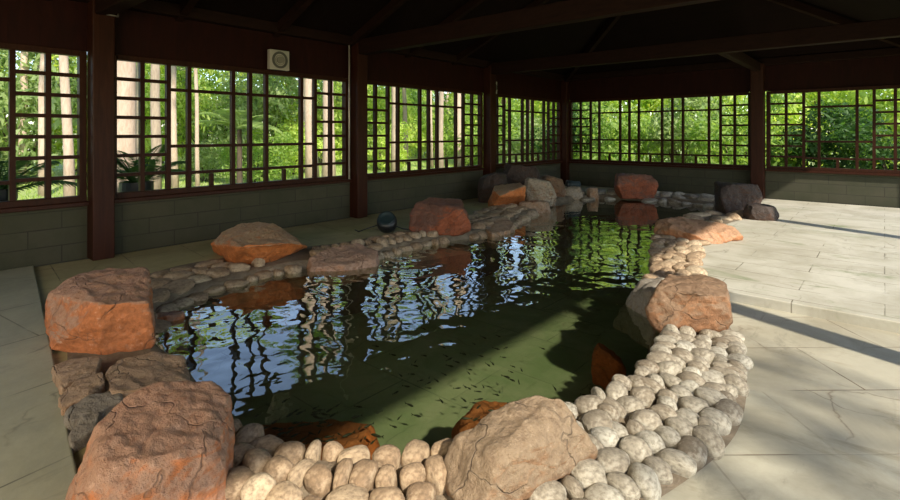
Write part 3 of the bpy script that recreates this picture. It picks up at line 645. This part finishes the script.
def post(x, y, s, label):
    b = bmesh.new(); box(b, -s, s, -s, s, 0, 3.12)
    o = bevel(bobj('timber_post', b, M['wood_post'], loc=(x, y, 0)), 0.012, 2)
    return tag(o, label, 'post', 'timber posts carrying the roof')
post(XL + 0.06, 1.91, 0.115, 'thick red-brown timber post on the left wall between first and second windows')
post(XL + 0.06, 5.87, 0.115, 'red-brown timber post with a pale pipe beside it on the left wall')
post(XL + 0.06, 9.86, 0.115, 'dark timber post behind the far left rock cluster')
post(XL + 0.05, YB - 0.035, 0.1, 'dark timber post in the far corner of the room')
post(-2.24, YB - 0.06, 0.13, 'dark timber post between the two back windows')
for x, y, lb in ((XR + 0.05, 4.5, 'timber post just before the step on the open right side'), (XR + 0.05, 9.6, 'timber post halfway along the open right side'),
                 (XR + 0.05, YB, 'timber post at the back right corner'), (XR + 0.05, YF, 'timber post at the front right corner'), (XR + 0.05, -0.9, 'timber post at the end of the low wall on the right side'),
                 (XL + 0.05, YF, 'timber post at the front left corner'), (-3.22, YF - 0.05, 'timber post between the two front windows'), (XL + 0.06, -2.02 + 0.0, 'timber post at the near end of the left wall')):
    post(x, y, 0.11, lb)

# ------------------------------------------------------------------ roof
def beam(pts, w, h, label):
    a, c = Vector(pts[0]), Vector(pts[1]); d = c - a; L = d.length
    b = bmesh.new(); box(b, 0, L, -w / 2, w / 2, -h / 2, h / 2)
    o = bobj('roof_beam', b, M['wood_beam'], loc=a); o.rotation_euler = d.to_track_quat('X', 'Z').to_euler()
    bevel(o, 0.01, 1); return tag(o, label, 'beam', 'dark timber beams under the roof')
beam([(XL, 1.91, 3.05), (XR, 1.91, 3.05)], .18, .26, 'dark roof beam spanning from the first left post')
beam([(XL, 5.87, 3.05), (XR, 5.87, 3.05)], .18, .26, 'dark roof beam spanning from the left post with the pale pipe')
beam([(XL, 9.86, 3.05), (XR, 9.86, 3.05)], .18, .26, 'long dark roof beam spanning from the far left post across the room')
beam([(-2.24, 9.95, 3.05), (-2.24, YB, 3.05)], .14, .2, 'short dark beam joining the back post to the long cross beam')
XM, RZ = (XL + XR) / 2, 5.0
ev = 0.35; ze = 3.06
E = [(XL - ev, YF - ev), (XR + ev, YF - ev), (XR + ev, YB + ev), (XL - ev, YB + ev)]
r0, r1 = (XM, YF + 3.6), (XM, YB - 3.6)
v = []
for dz in (0, 0.12):
    v += [(x, y, ze + dz) for x, y in E] + [(*r0, RZ + dz), (*r1, RZ + dz)]
def tri(q): return [(0, 1, 4), (1, 2, 5, 4), (2, 3, 5), (3, 0, 4, 5)]
f = [tuple(t) for t in tri(0)] + [tuple(i + 6 for i in t[::-1]) for t in tri(0)] + [(i, 6 + i, 6 + (i + 1) % 4, (i + 1) % 4) for i in range(4)]
tag(mobj('ceiling', v, f, M['wood_roof']), kind='structure')
tn = 4
def rafter(a, c):
    global tn
    a, c = Vector(a), Vector(c); d = c - a
    b = bmesh.new(); box(b, 0, d.length, -.05, .05, -.08, .06)
    o = bobj(f'trim_{tn}', b, M['wood_beam'], loc=a); o.rotation_euler = d.to_track_quat('X', 'Z').to_euler(); tag(o, kind='structure'); tn += 1
for y in np.arange(1.4, 10.1, 1.45):
    for xa in (XL - .2, XR + .2):
        rafter((xa, y, ze), (XM, y, RZ - 0.1))
for cx, cy, r in ((XL, YF, r0), (XR, YF, r0), (XR, YB, r1), (XL, YB, r1)):
    rafter((cx, cy, ze), (r[0], r[1], RZ - 0.1))
beam([(XM, r0[1], RZ - .12), (XM, r1[1], RZ - .12)], .16, .22, 'dark ridge beam along the top of the roof')
for a_, c_, lb in (((XL + .0, YF, 3.16), (XL + .0, YB, 3.16), 'dark wall plate along the top of the left wall'), ((XL, YB, 3.17), (XR, YB, 3.17), 'dark wall plate along the top of the back wall'),
                   ((XR + .05, YF, 3.16), (XR + .05, YB, 3.16), 'dark wall plate along the open right side'), ((XL, YF, 3.17), (XR, YF, 3.17), 'dark wall plate along the front wall')):
    beam([a_, c_], .18, .16, lb)

# ------------------------------------------------------------------ fittings
def disc(bm, cx, cy, cz, r0_, r1_, d, n=28):
    """ring in the wall plane (x outwards) from radius r0_ to r1_, standing out by d"""
    for i in range(n):
        a, c = 2 * PI * i / n, 2 * PI * (i + 1) / n
        q = [(r0_, a), (r1_, a), (r1_, c), (r0_, c)]
        lo = [bm.verts.new((cx, cy + r * math.cos(t), cz + r * math.sin(t))) for r, t in q]
        hi = [bm.verts.new((cx + d, cy + r * math.cos(t), cz + r * math.sin(t))) for r, t in q]
        bm.faces.new(hi); bm.faces.new((lo[1], lo[2], hi[2], hi[1])); bm.faces.new((lo[0], hi[0], hi[3], lo[3]))
def speaker(y, z, w_, h_, label):
    r = empty('wall_speaker', (XL + 0.0, y, z)); tag(r, label, 'speaker', 'square wall speakers above the left windows')
    b = bmesh.new(); box(b, -0.02, 0.06, -w_ / 2, w_ / 2, -h_ / 2, h_ / 2); bevel(bobj('housing', b, M['white'], r), 0.01, 2)
    s = min(w_, h_) / 2
    b = bmesh.new(); disc(b, 0.06, 0, 0, s * .62, s * .86, 0.012); bobj('outer_ring', b, M['dkgrey'], r)
    b = bmesh.new(); disc(b, 0.06, 0, 0, 0.0, s * .36, 0.02); disc(b, 0.06, 0, 0, s * .45, s * .52, .008); bobj('cone', b, M['greyp'], r)
speaker(4.30, 2.66, 0.34, 0.31, 'white square wall speaker with a round grille over the wide left window')
speaker(10.05, 2.63, 0.26, 0.30, 'small grey-white square wall speaker by the far left post')
b = bmesh.new(); tube(b, [(XL + .03, 5.68, 0.70), (XL + .03, 5.68, 3.08)], [.016, .016], 8)
tag(bobj('conduit_pipe', b, M['pale_metal'], smooth=True), 'thin pale vertical pipe on the left wall beside a timber post', 'pipe')
b = bmesh.new(); tube(b, [(-7.05, 1.925, 2.93), (-6.889, 1.998, 2.89), (-6.873, 2.011, 3.06)], [.012, .012, .012], 8)
tag(bobj('metal_bracket', b, M['pale_metal'], smooth=True), 'bent pale metal bracket at the top of the first left post', 'bracket')

def lathe(bm, prof, n=20, mtx=Matrix.Identity(4)):
    rings = [[bm.verts.new(mtx @ Vector((r * math.cos(2 * PI * k / n), r * math.sin(2 * PI * k / n), z))) for k in range(n)] for r, z in prof]
    for a, c in zip(rings, rings[1:]):
        for k in range(n): bm.faces.new((a[k], a[(k + 1) % n], c[(k + 1) % n], c[k]))
    bm.faces.new(rings[0][::-1]); bm.faces.new(rings[-1])
px_, py_, _z = (-5.724, 5.211, 0)
r = empty('floodlight', (px_, py_, 0.0), YAW); tag(r, 'black round floodlight lying on the cobbles beside the dark red-brown boulder', 'floodlight')
b = bmesh.new(); lathe(b, [(.03, -.13), (.1, -.12), (.145, -.06), (.155, .0), (.15, .06), (.12, .10)], 24, Matrix.Translation((0, 0, .155)) @ Matrix.Rotation(.75, 4, 'X'))
bobj('housing', b, M['black'], r, True)
b = bmesh.new(); lathe(b, [(.118, .098), (.13, .115), (.10, .125), (.09, .105), (.04, .11)], 24, Matrix.Translation((0, 0, .155)) @ Matrix.Rotation(.75, 4, 'X'))
bobj('lens_ring', b, M['teal'], r, True)
b = bmesh.new(); tube(b, [(-.15, -.02, .12), (-.3, -.02, .07), (-.42, -.05, .03), (-.5, .1, .03)], [.009] * 4, 6); bobj('cable', b, M['black'], r, True)
b = bmesh.new(); tube(b, [(.14, .0, .1), (.24, .02, .06), (.4, .03, .04), (.55, .1, .03)], [.009] * 4, 6); bobj('cable', b, M['black'], r, True)
p_ = (-5.842, 11.456, 0.17)
r = empty('pool_lamp', p_, YAW); tag(r, 'small dark teal lamp lying on a pale rock on the far rim', 'lamp')
b = bmesh.new(); lathe(b, [(.05, -.17), (.075, -.15), (.08, .0), (.09, .04), (.09, .12), (.05, .14)], 20, Matrix.Translation((0.02, 0, .09)) @ Matrix.Rotation(-PI / 2, 4, 'Y')); bobj('housing', b, M['teal'], r, True)
b = bmesh.new(); lathe(b, [(.07, .12), (.1, .13), (.1, .17), (.07, .18)], 20, Matrix.Translation((0.02, 0, .09)) @ Matrix.Rotation(-PI / 2, 4, 'Y')); bobj('lens_ring', b, M['black'], r, True)

# ------------------------------------------------------------------ fish
b = bmesh.new()
tube(b, [(-.5, 0, 0), (-.42, 0, 0), (-.2, 0, .0), (.1, 0, 0), (.3, 0, 0)], [.02, .07, .12, .07, .02], 8)
for q in b.verts: q.co.y *= 0.7
t0 = [b.verts.new(c) for c in ((.28, 0, 0), (.5, 0, .13), (.42, 0, 0), (.5, 0, -.13))]; b.faces.new(t0)
t1 = [b.verts.new(c) for c in ((.28, .015, 0), (.42, .015, 0), (.5, .015, .13))]; b.faces.new(t1)
me = bpy.data.meshes.new('fish'); b.to_mesh(me); b.free(); me.materials.append(M['fish'])
fr_ = random.Random(5); nf = 0
def school(l, d, sl, sd_, n, z0, z1, label, group, base_rz):
    for i in range(n):
        o = bpy.data.objects.new('small_fish', me)
        o.location = L3(l + fr_.gauss(0, sl), d + fr_.gauss(0, sd_), fr_.uniform(z0, z1))
        s = fr_.uniform(0.05, 0.085); o.scale = (s, s, s); o.rotation_euler = (0, 0, base_rz + fr_.gauss(0, 0.6))
        tag(o, label, 'fish', group); link(o)
def L3(l, d, z):
    return (-math.sin(YAW) * d + math.cos(YAW) * l, math.cos(YAW) * d + math.sin(YAW) * l, z)
school(.12, 4.1, .35, .42, 70, -.55, -.4, 'tiny dark fish in the school over the pale green pool floor', 'fish school over the green pool floor', YAW + 2.6)
school(-.85, 3.0, .25, .14, 60, -.27, -.2, 'tiny dark fish swimming above the long orange sunken rock', 'fish over the long orange sunken rock', YAW + .5)
school(.45, 3.05, .2, .1, 16, -.21, -.15, 'tiny dark fish above the orange sunken rock behind the tan boulder', 'fish over the orange rock behind the tan boulder', YAW + .3)

# ------------------------------------------------------------------ outdoors
GZ = -0.25
v = [(-60, -20, GZ), (30, -20, GZ), (30, 60, GZ), (-60, 60, GZ)]
b = bmesh.new()
for x0, x1, y0, y1 in ((-70, XL - TH, -30, 70), (XR + TH, 40, -30, 70), (XL - TH, XR + TH, YB + TH, 70), (XL - TH, XR + TH, -30, YF - TH)):
    b.faces.new([b.verts.new((x, y, GZ)) for x, y in ((x0, y0), (x1, y0), (x1, y1), (x0, y1))])
tag(bobj('lawn', b, M['lawn']), kind='structure')
rg = np.random.default_rng(4)
def leaves(name, blobs, size, mat, parent, per, seed, upbias=0.5, shell=0.6):
    g = np.random.default_rng(seed); V = []; 
    for (cx, cy, cz, rx, ry, rz_), nn in zip(blobs, per):
        d = g.normal(size=(nn, 3)); d /= np.linalg.norm(d, axis=1)[:, None]
        rad = (shell + (1 - shell) * g.random(nn)) ** 1.0 * (0.8 + 0.35 * g.random(nn))
        c = np.array([cx, cy, cz]) + d * rad[:, None] * np.array([rx, ry, rz_])
        nrm = d * 0.6 + g.normal(size=(nn, 3)) * 0.6 + np.array([0, 0, upbias]); nrm /= np.linalg.norm(nrm, axis=1)[:, None]
        t = g.normal(size=(nn, 3)); t -= (t * nrm).sum(1)[:, None] * nrm; t /= np.linalg.norm(t, axis=1)[:, None]; u = np.cross(nrm, t)
        s = size * (0.6 + 0.8 * g.random(nn))[:, None]
        q = np.stack([c - t * s, c + u * s * .38 - nrm * s * .1, c + t * s, c - u * s * .38 - nrm * s * .1], 1)
        V.append(q.reshape(-1, 3))
    V = np.concatenate(V); n_ = len(V) // 4
    m = bpy.data.meshes.new(name); m.vertices.add(len(V)); m.vertices.foreach_set('co', V.ravel())
    m.loops.add(n_ * 4); m.loops.foreach_set('vertex_index', np.arange(n_ * 4)); m.polygons.add(n_)
    m.polygons.foreach_set('loop_start', np.arange(n_) * 4); m.update(); m.validate()
    m.materials.append(mat)
    o = bpy.data.objects.new(name, m); return link(o, parent)
def leaf_mesh(*a, **k):
    o = leaves(*a, **k); m = o.data; bpy.data.objects.remove(o); return m
def blobs(seed, n, R, Hh, z0, r):
    g = random.Random(seed); out = []
    for _ in range(n):
        a = g.uniform(0, 2 * PI); q = math.sqrt(g.random()) * R; rr = r * g.uniform(.7, 1.3)
        out.append((q * math.cos(a), q * math.sin(a), z0 + g.random() * Hh, rr, rr, rr * .75))
    return out
BUSH = {}
for mname in ('leaf_bright', 'leaf_mid', 'leaf_dark', 'leaf_pale'):
    for s_ in range(2):
        BUSH[mname, s_] = leaf_mesh('foliage', blobs(s_ + 10, 30, 1.3, 2.3, .3, .55), .085, M[mname], None, [150] * 30, s_ + 3)
CROWN = {(mname, s_): leaf_mesh('crown', blobs(s_ + 30, 16, 2.4, 2.6, 0, .8), .17, M[mname], None, [95] * 16, s_ + 13) for mname in ('leaf_bright', 'leaf_mid') for s_ in range(2)}
def trunk_mesh(h, r, seed, branches):
    g = random.Random(seed); b = bmesh.new(); pts = []; x = y = 0
    for i in range(7):
        pts.append((x, y, h * i / 6)); x += g.uniform(-.06, .06); y += g.uniform(-.06, .06)
    tube(b, pts, [r * (1.25 if i == 0 else 1 - .07 * i) for i in range(7)], 12)
    for _ in range(branches):
        z = h * g.uniform(.72, .98); a = g.uniform(0, 2 * PI); l = g.uniform(1.2, 2.2)
        tube(b, [(x * z / h, y * z / h, z), (math.cos(a) * l * .5, math.sin(a) * l * .5, z + l * .35), (math.cos(a) * l, math.sin(a) * l, z + l * .8)], [r * .4, r * .25, r * .08], 6)
    return b
ti = [0]
SPARSE = leaf_mesh('crown', blobs(77, 9, 2.2, 1.6, 0, .7), .16, M['leaf_mid'], None, [34] * 9, 78)
def tree(x, y, h, r, mat, leaf, label, group, cs=1.0, sparse=False):
    ti[0] += 1; g = random.Random(ti[0])
    root = empty('tree', (x, y, GZ), g.uniform(0, 6)); tag(root, label, 'tree', group)
    bobj('trunk', trunk_mesh(h, r, ti[0], 5), M[mat], root, True)
    c = bpy.data.objects.new('crown', SPARSE if sparse else CROWN[leaf, ti[0] % 2]); c.location = (0, 0, h - .6); c.scale = (cs, cs, cs); link(c, root)
GL = 'trees on the lawn beyond the left windows'
for px, py, h, r, mt, lf, lb, cs in (
    (-11.0, 3.3, 9, .23, 'bark_pale', 'leaf_mid', 'thick pale-barked trunk close outside the second left window behind the cycad', 1.0),
    (-14.0, 4.87, 8, .13, 'bark_grey', 'leaf_bright', 'grey trunk just right of the thick pale trunk', .9),
    (-17.0, 6.5, 9, .10, 'bark_pale', 'leaf_bright', 'slim trunk second to the right of the thick pale trunk', .9),
    (-15.0, 6.35, 8, .06, 'bark_pale', 'leaf_bright', 'very thin pale trunk at the edge of the wide pane in the second left window', .8),
    (-13.0, 2.9, 8.5, .10, 'bark_pale', 'leaf_mid', 'pale trunk at the right edge of the first left window', .9),
    (-18.0, 3.4, 9, .11, 'bark_pale', 'leaf_bright', 'slim pale trunk in the middle of the first left window', 1.0),
    (-23.0, 3.75, 10, .13, 'bark_pale', 'leaf_mid', 'distant pale trunk at the left of the first left window', 1.1),
    (-15.0, 10.2, 9.5, .21, 'bark_pale', 'leaf_mid', 'pale trunk in the narrow panes left of the pair at the second left window end', 1.0),
    (-13.5, 9.78, 9, .20, 'bark_pale', 'leaf_bright', 'pale trunk behind the last ladder panes of the second left window', 1.0),
    (-16.0, 15.0, 9, .15, 'bark_grey', 'leaf_bright', 'grey trunk in the left part of the third left window', .9),
    (-18.0, 19.4, 10, .15, 'bark_pale', 'leaf_mid', 'pale trunk in the middle of the third left window', 1.0),
    (-14.0, 15.75, 9, .12, 'bark_grey', 'leaf_bright', 'grey trunk right of centre in the third left window', .9),
    (-15.0, 18.2, 9, .16, 'bark_pale', 'leaf_mid', 'pale pinkish trunk at the right of the third left window', .9),
    (-16.0, 23.3, 10, .17, 'bark_grey', 'leaf_mid', 'grey trunk beyond the fourth left window', 1.0),
    (-13.0, 21.0, 9, .13, 'bark_dark', 'leaf_mid', 'dark trunk beyond the right of the fourth left window', 1.0)):
    tree(px, py, h, r, mt, lf, lb, GL, cs)
for i, (x, y, h, cs) in enumerate(((-27, 5, 5.0, 1.3), (-28, 11, 5.6, 1.4), (-27, 17, 5.0, 1.3), (-29, 24, 5.6, 1.4), (-27, 31, 5.2, 1.4), (-20, 6.5, 6.4, .8), (-20.5, 13.5, 7.0, .9), (-21, 20.5, 6.6, .9))):
    tree(x, y, h, .16, 'bark_grey', 'leaf_bright' if i % 2 else 'leaf_mid', f'leafy tree rising over the lawn hedge, {ordinal(i % 5 + 1)} of the {"farther" if i < 5 else "nearer"} ones from the near end', 'trees rising over the lawn hedge', cs)
bi = [0]
def bush(x, y, s, sz, leaf, label, group):
    bi[0] += 1; g = random.Random(bi[0] + 50)
    root = empty('shrub', (x, y, GZ), g.uniform(0, 6)); tag(root, label, 'shrub', group)
    o = bpy.data.objects.new('foliage', BUSH[leaf, bi[0] % 2]); o.scale = (s, s, sz); link(o, root)
    b = bmesh.new()
    for q in range(4):
        a = q * 1.6; tube(b, [(.1 * math.cos(a), .1 * math.sin(a), 0), (.6 * s * math.cos(a), .6 * s * math.sin(a), 1.5 * sz)], [.04, .015], 6)
    bobj('stem', b, M['bark_dark'], root)
gg = random.Random(9)
rows = []
for i, y in enumerate(np.arange(-4, 46, 2.6)):
    x = -23 - gg.uniform(0, 2.5) - max(0, (y - 25)) * 0.0
    bush(x, float(y), gg.uniform(1.3, 1.7), gg.uniform(1.7, 2.3), gg.choice(['leaf_bright', 'leaf_mid', 'leaf_bright', 'leaf_pale']), f'leafy shrub in the far lawn hedge, {ordinal(i + 1)} from the near end', 'hedge shrubs across the lawn')
for i, y in enumerate(np.arange(0, 46, 3.3)):
    bush(-28.5 - gg.uniform(0, 1.5), float(y), gg.uniform(1.5, 1.9), gg.uniform(2.4, 2.9), gg.choice(['leaf_bright', 'leaf_mid', 'leaf_bright']), f'tall bushy growth behind the far lawn hedge, {ordinal(i + 1)} from the near end', 'tall growth behind the lawn hedge')
for i, (x, y, s, sz, lf) in enumerate(((-17, 9.2, .8, .7, 'leaf_mid'), (-19.5, 12.2, 1.0, .8, 'leaf_bright'), (-18.5, 16.4, .9, .9, 'leaf_bright'), (-19, 8.3, .6, .5, 'leaf_pale'), (-17.5, 22, 1.0, 1.1, 'leaf_mid'), (-13, 18.5, .7, .7, 'leaf_bright'), (-12, 24, 1, 1.1, 'leaf_mid'))):
    bush(x, y, s, sz, lf, f'rounded lawn shrub in front of the far hedge, {["a small one", "a broad bright one", "a tall bright one", "the smallest and palest one", "a mid-green one", "a near bright one", "a near mid-green one"][i]}', 'shrubs standing on the lawn')
for i, x in enumerate(np.arange(-13, 9, 1.9)):
    lf = ['leaf_mid', 'leaf_pale', 'leaf_dark', 'leaf_mid', 'leaf_pale', 'leaf_mid', 'leaf_dark', 'leaf_dark', 'leaf_bright', 'leaf_bright', 'leaf_bright', 'leaf_mid'][i % 12]
    bush(float(x), 18.3 + gg.uniform(-.8, .8), gg.uniform(.9, 1.2), gg.uniform(.9, 1.25), lf, f'bushy shrub outside the back windows, {ordinal(i + 1)} from the left corner', 'shrubs outside the back windows')
for i, x in enumerate(np.arange(-17, 12, 2.6)):
    bush(float(x), 23.5 + gg.uniform(-1, 1), gg.uniform(1.4, 1.8), gg.uniform(2.0, 2.7), 'leaf_bright', f'tall bushy tree behind the back shrubs, {ordinal(i + 1)} from the left', 'tall bushes behind the back shrubs')

tree(6.3, 1.7, 4.6, .10, 'bark_dark', 'leaf_mid', 'unseen slender tree added outside the right side to dapple the lower floor', 'unseen trees added for dappled sun', .7, True)  # out-of-view trees added so their thin crowns break up the sun on the floor
tree(6.6, .1, 4.6, .10, 'bark_dark', 'leaf_mid', 'unseen slender tree added for dappled sun, nearer the low wall', 'unseen trees added for dappled sun', .7, True)

# feathery palms: every frond a part
def frond(Lg, droop, nl, wl_, mat, parent, az, el, lw):
    V = []; Fc = []
    pts = []
    for i in range(13):
        t = i / 12; pts.append(Vector((Lg * t * math.cos(el) * (1 - .15 * droop * t), 0, Lg * (t * math.sin(el) - droop * t * t))))
    b = bmesh.new(); tube(b, pts, [.014 * (1 - .8 * i / 12) for i in range(13)], 5)
    for i in range(nl):
        t = .12 + .88 * i / nl; f_ = t * 12; j = min(11, int(f_)); p = pts[j].lerp(pts[j + 1], f_ - j); tg = (pts[j + 1] - pts[j]).normalized()
        ll = wl_ * math.sin(PI * min(.97, .15 + .8 * t)) + .04
        for sgn in (-1, 1):
            d = (tg * .55 + Vector((0, sgn, -.15))).normalized(); side = d.cross(Vector((0, 0, 1))).normalized() * lw
            q = [p - side, p + d * ll * .5 - side * 1.1, p + d * ll + Vector((0, 0, -.03)), p + d * ll * .5 + side * 1.1, p + side]
            b.faces.new([b.verts.new(c) for c in q])
    o = bobj('frond', b, mat, parent); o.rotation_euler = (0, 0, az); return o
def palm(x, y, z0, n, Lg, wl_, mat, label, seed, pot=False, stem=0.0):
    g = random.Random(seed); r = empty('cycad' if pot else 'palm', (x, y, GZ)); tag(r, label, 'cycad' if pot else 'palm')
    if pot:
        b = bmesh.new(); lathe(b, [(.13, 0), (.16, .05), (.19, .9), (.21, .95), (.21, 1.08), (.18, 1.08), (.17, 1.0)], 20); bobj('planter', b, M['black'], r)
    b = bmesh.new(); tube(b, [(0, 0, .9 if pot else 0), (0, 0, z0)], [.1, .07], 10); bobj('stem', b, M['bark_dark'], r)
    for i in range(n):
        o = frond(Lg * g.uniform(.8, 1.1), g.uniform(.35, .6), 26 if pot else 34, wl_, mat, r, 2 * PI * i / n + g.uniform(-.2, .2), g.uniform(.5, 1.25) if pot else g.uniform(.35, 1.1), .006 if pot else .014); o.location = (0, 0, z0)
palm(-8.0, 2.55, 1.0, 10, 1.15, .2, M['leaf_dark'], 'dark cycad in a black planter outside the second left window', 3, True)
palm(-8.3, 1.1, .95, 11, 1.2, .22, M['leaf_dark'], 'dark cycad fanning its fronds outside the first left window', 5, True)
palm(-15.8, 8.0, 1.9, 12, 1.9, .45, M['leaf_pale'], 'pale green palm on the lawn behind the wide pane of the second left window', 7)
palm(-20, 23.0, 2.2, 12, 2.2, .5, M['leaf_mid'], 'green palm far off beyond the third left window', 8)

# grass blades on the visible lawn
n_ = 16000
gx = rg.uniform(-24, -10.5, n_); gy = rg.uniform(-3, 26, n_); hh = rg.uniform(.05, .14, n_); aa = rg.uniform(0, 2 * PI, n_); w_ = .018
c = np.stack([gx, gy, np.full(n_, GZ)], 1); dx = np.stack([np.cos(aa) * w_, np.sin(aa) * w_, 0 * aa], 1); tip = np.stack([rg.normal(0, .03, n_), rg.normal(0, .03, n_), hh], 1)
V = np.stack([c - dx, c + dx, c + tip], 1).reshape(-1, 3)
m = bpy.data.meshes.new('grass'); m.vertices.add(len(V)); m.vertices.foreach_set('co', V.ravel()); m.loops.add(n_ * 3); m.loops.foreach_set('vertex_index', np.arange(n_ * 3))
m.polygons.add(n_); m.polygons.foreach_set('loop_start', np.arange(n_) * 3); m.update(); m.validate(); m.materials.append(M['grass'])
tag(link(bpy.data.objects.new('grass', m)), 'short sunlit grass on the lawn beyond the left windows', 'grass', kind='stuff')
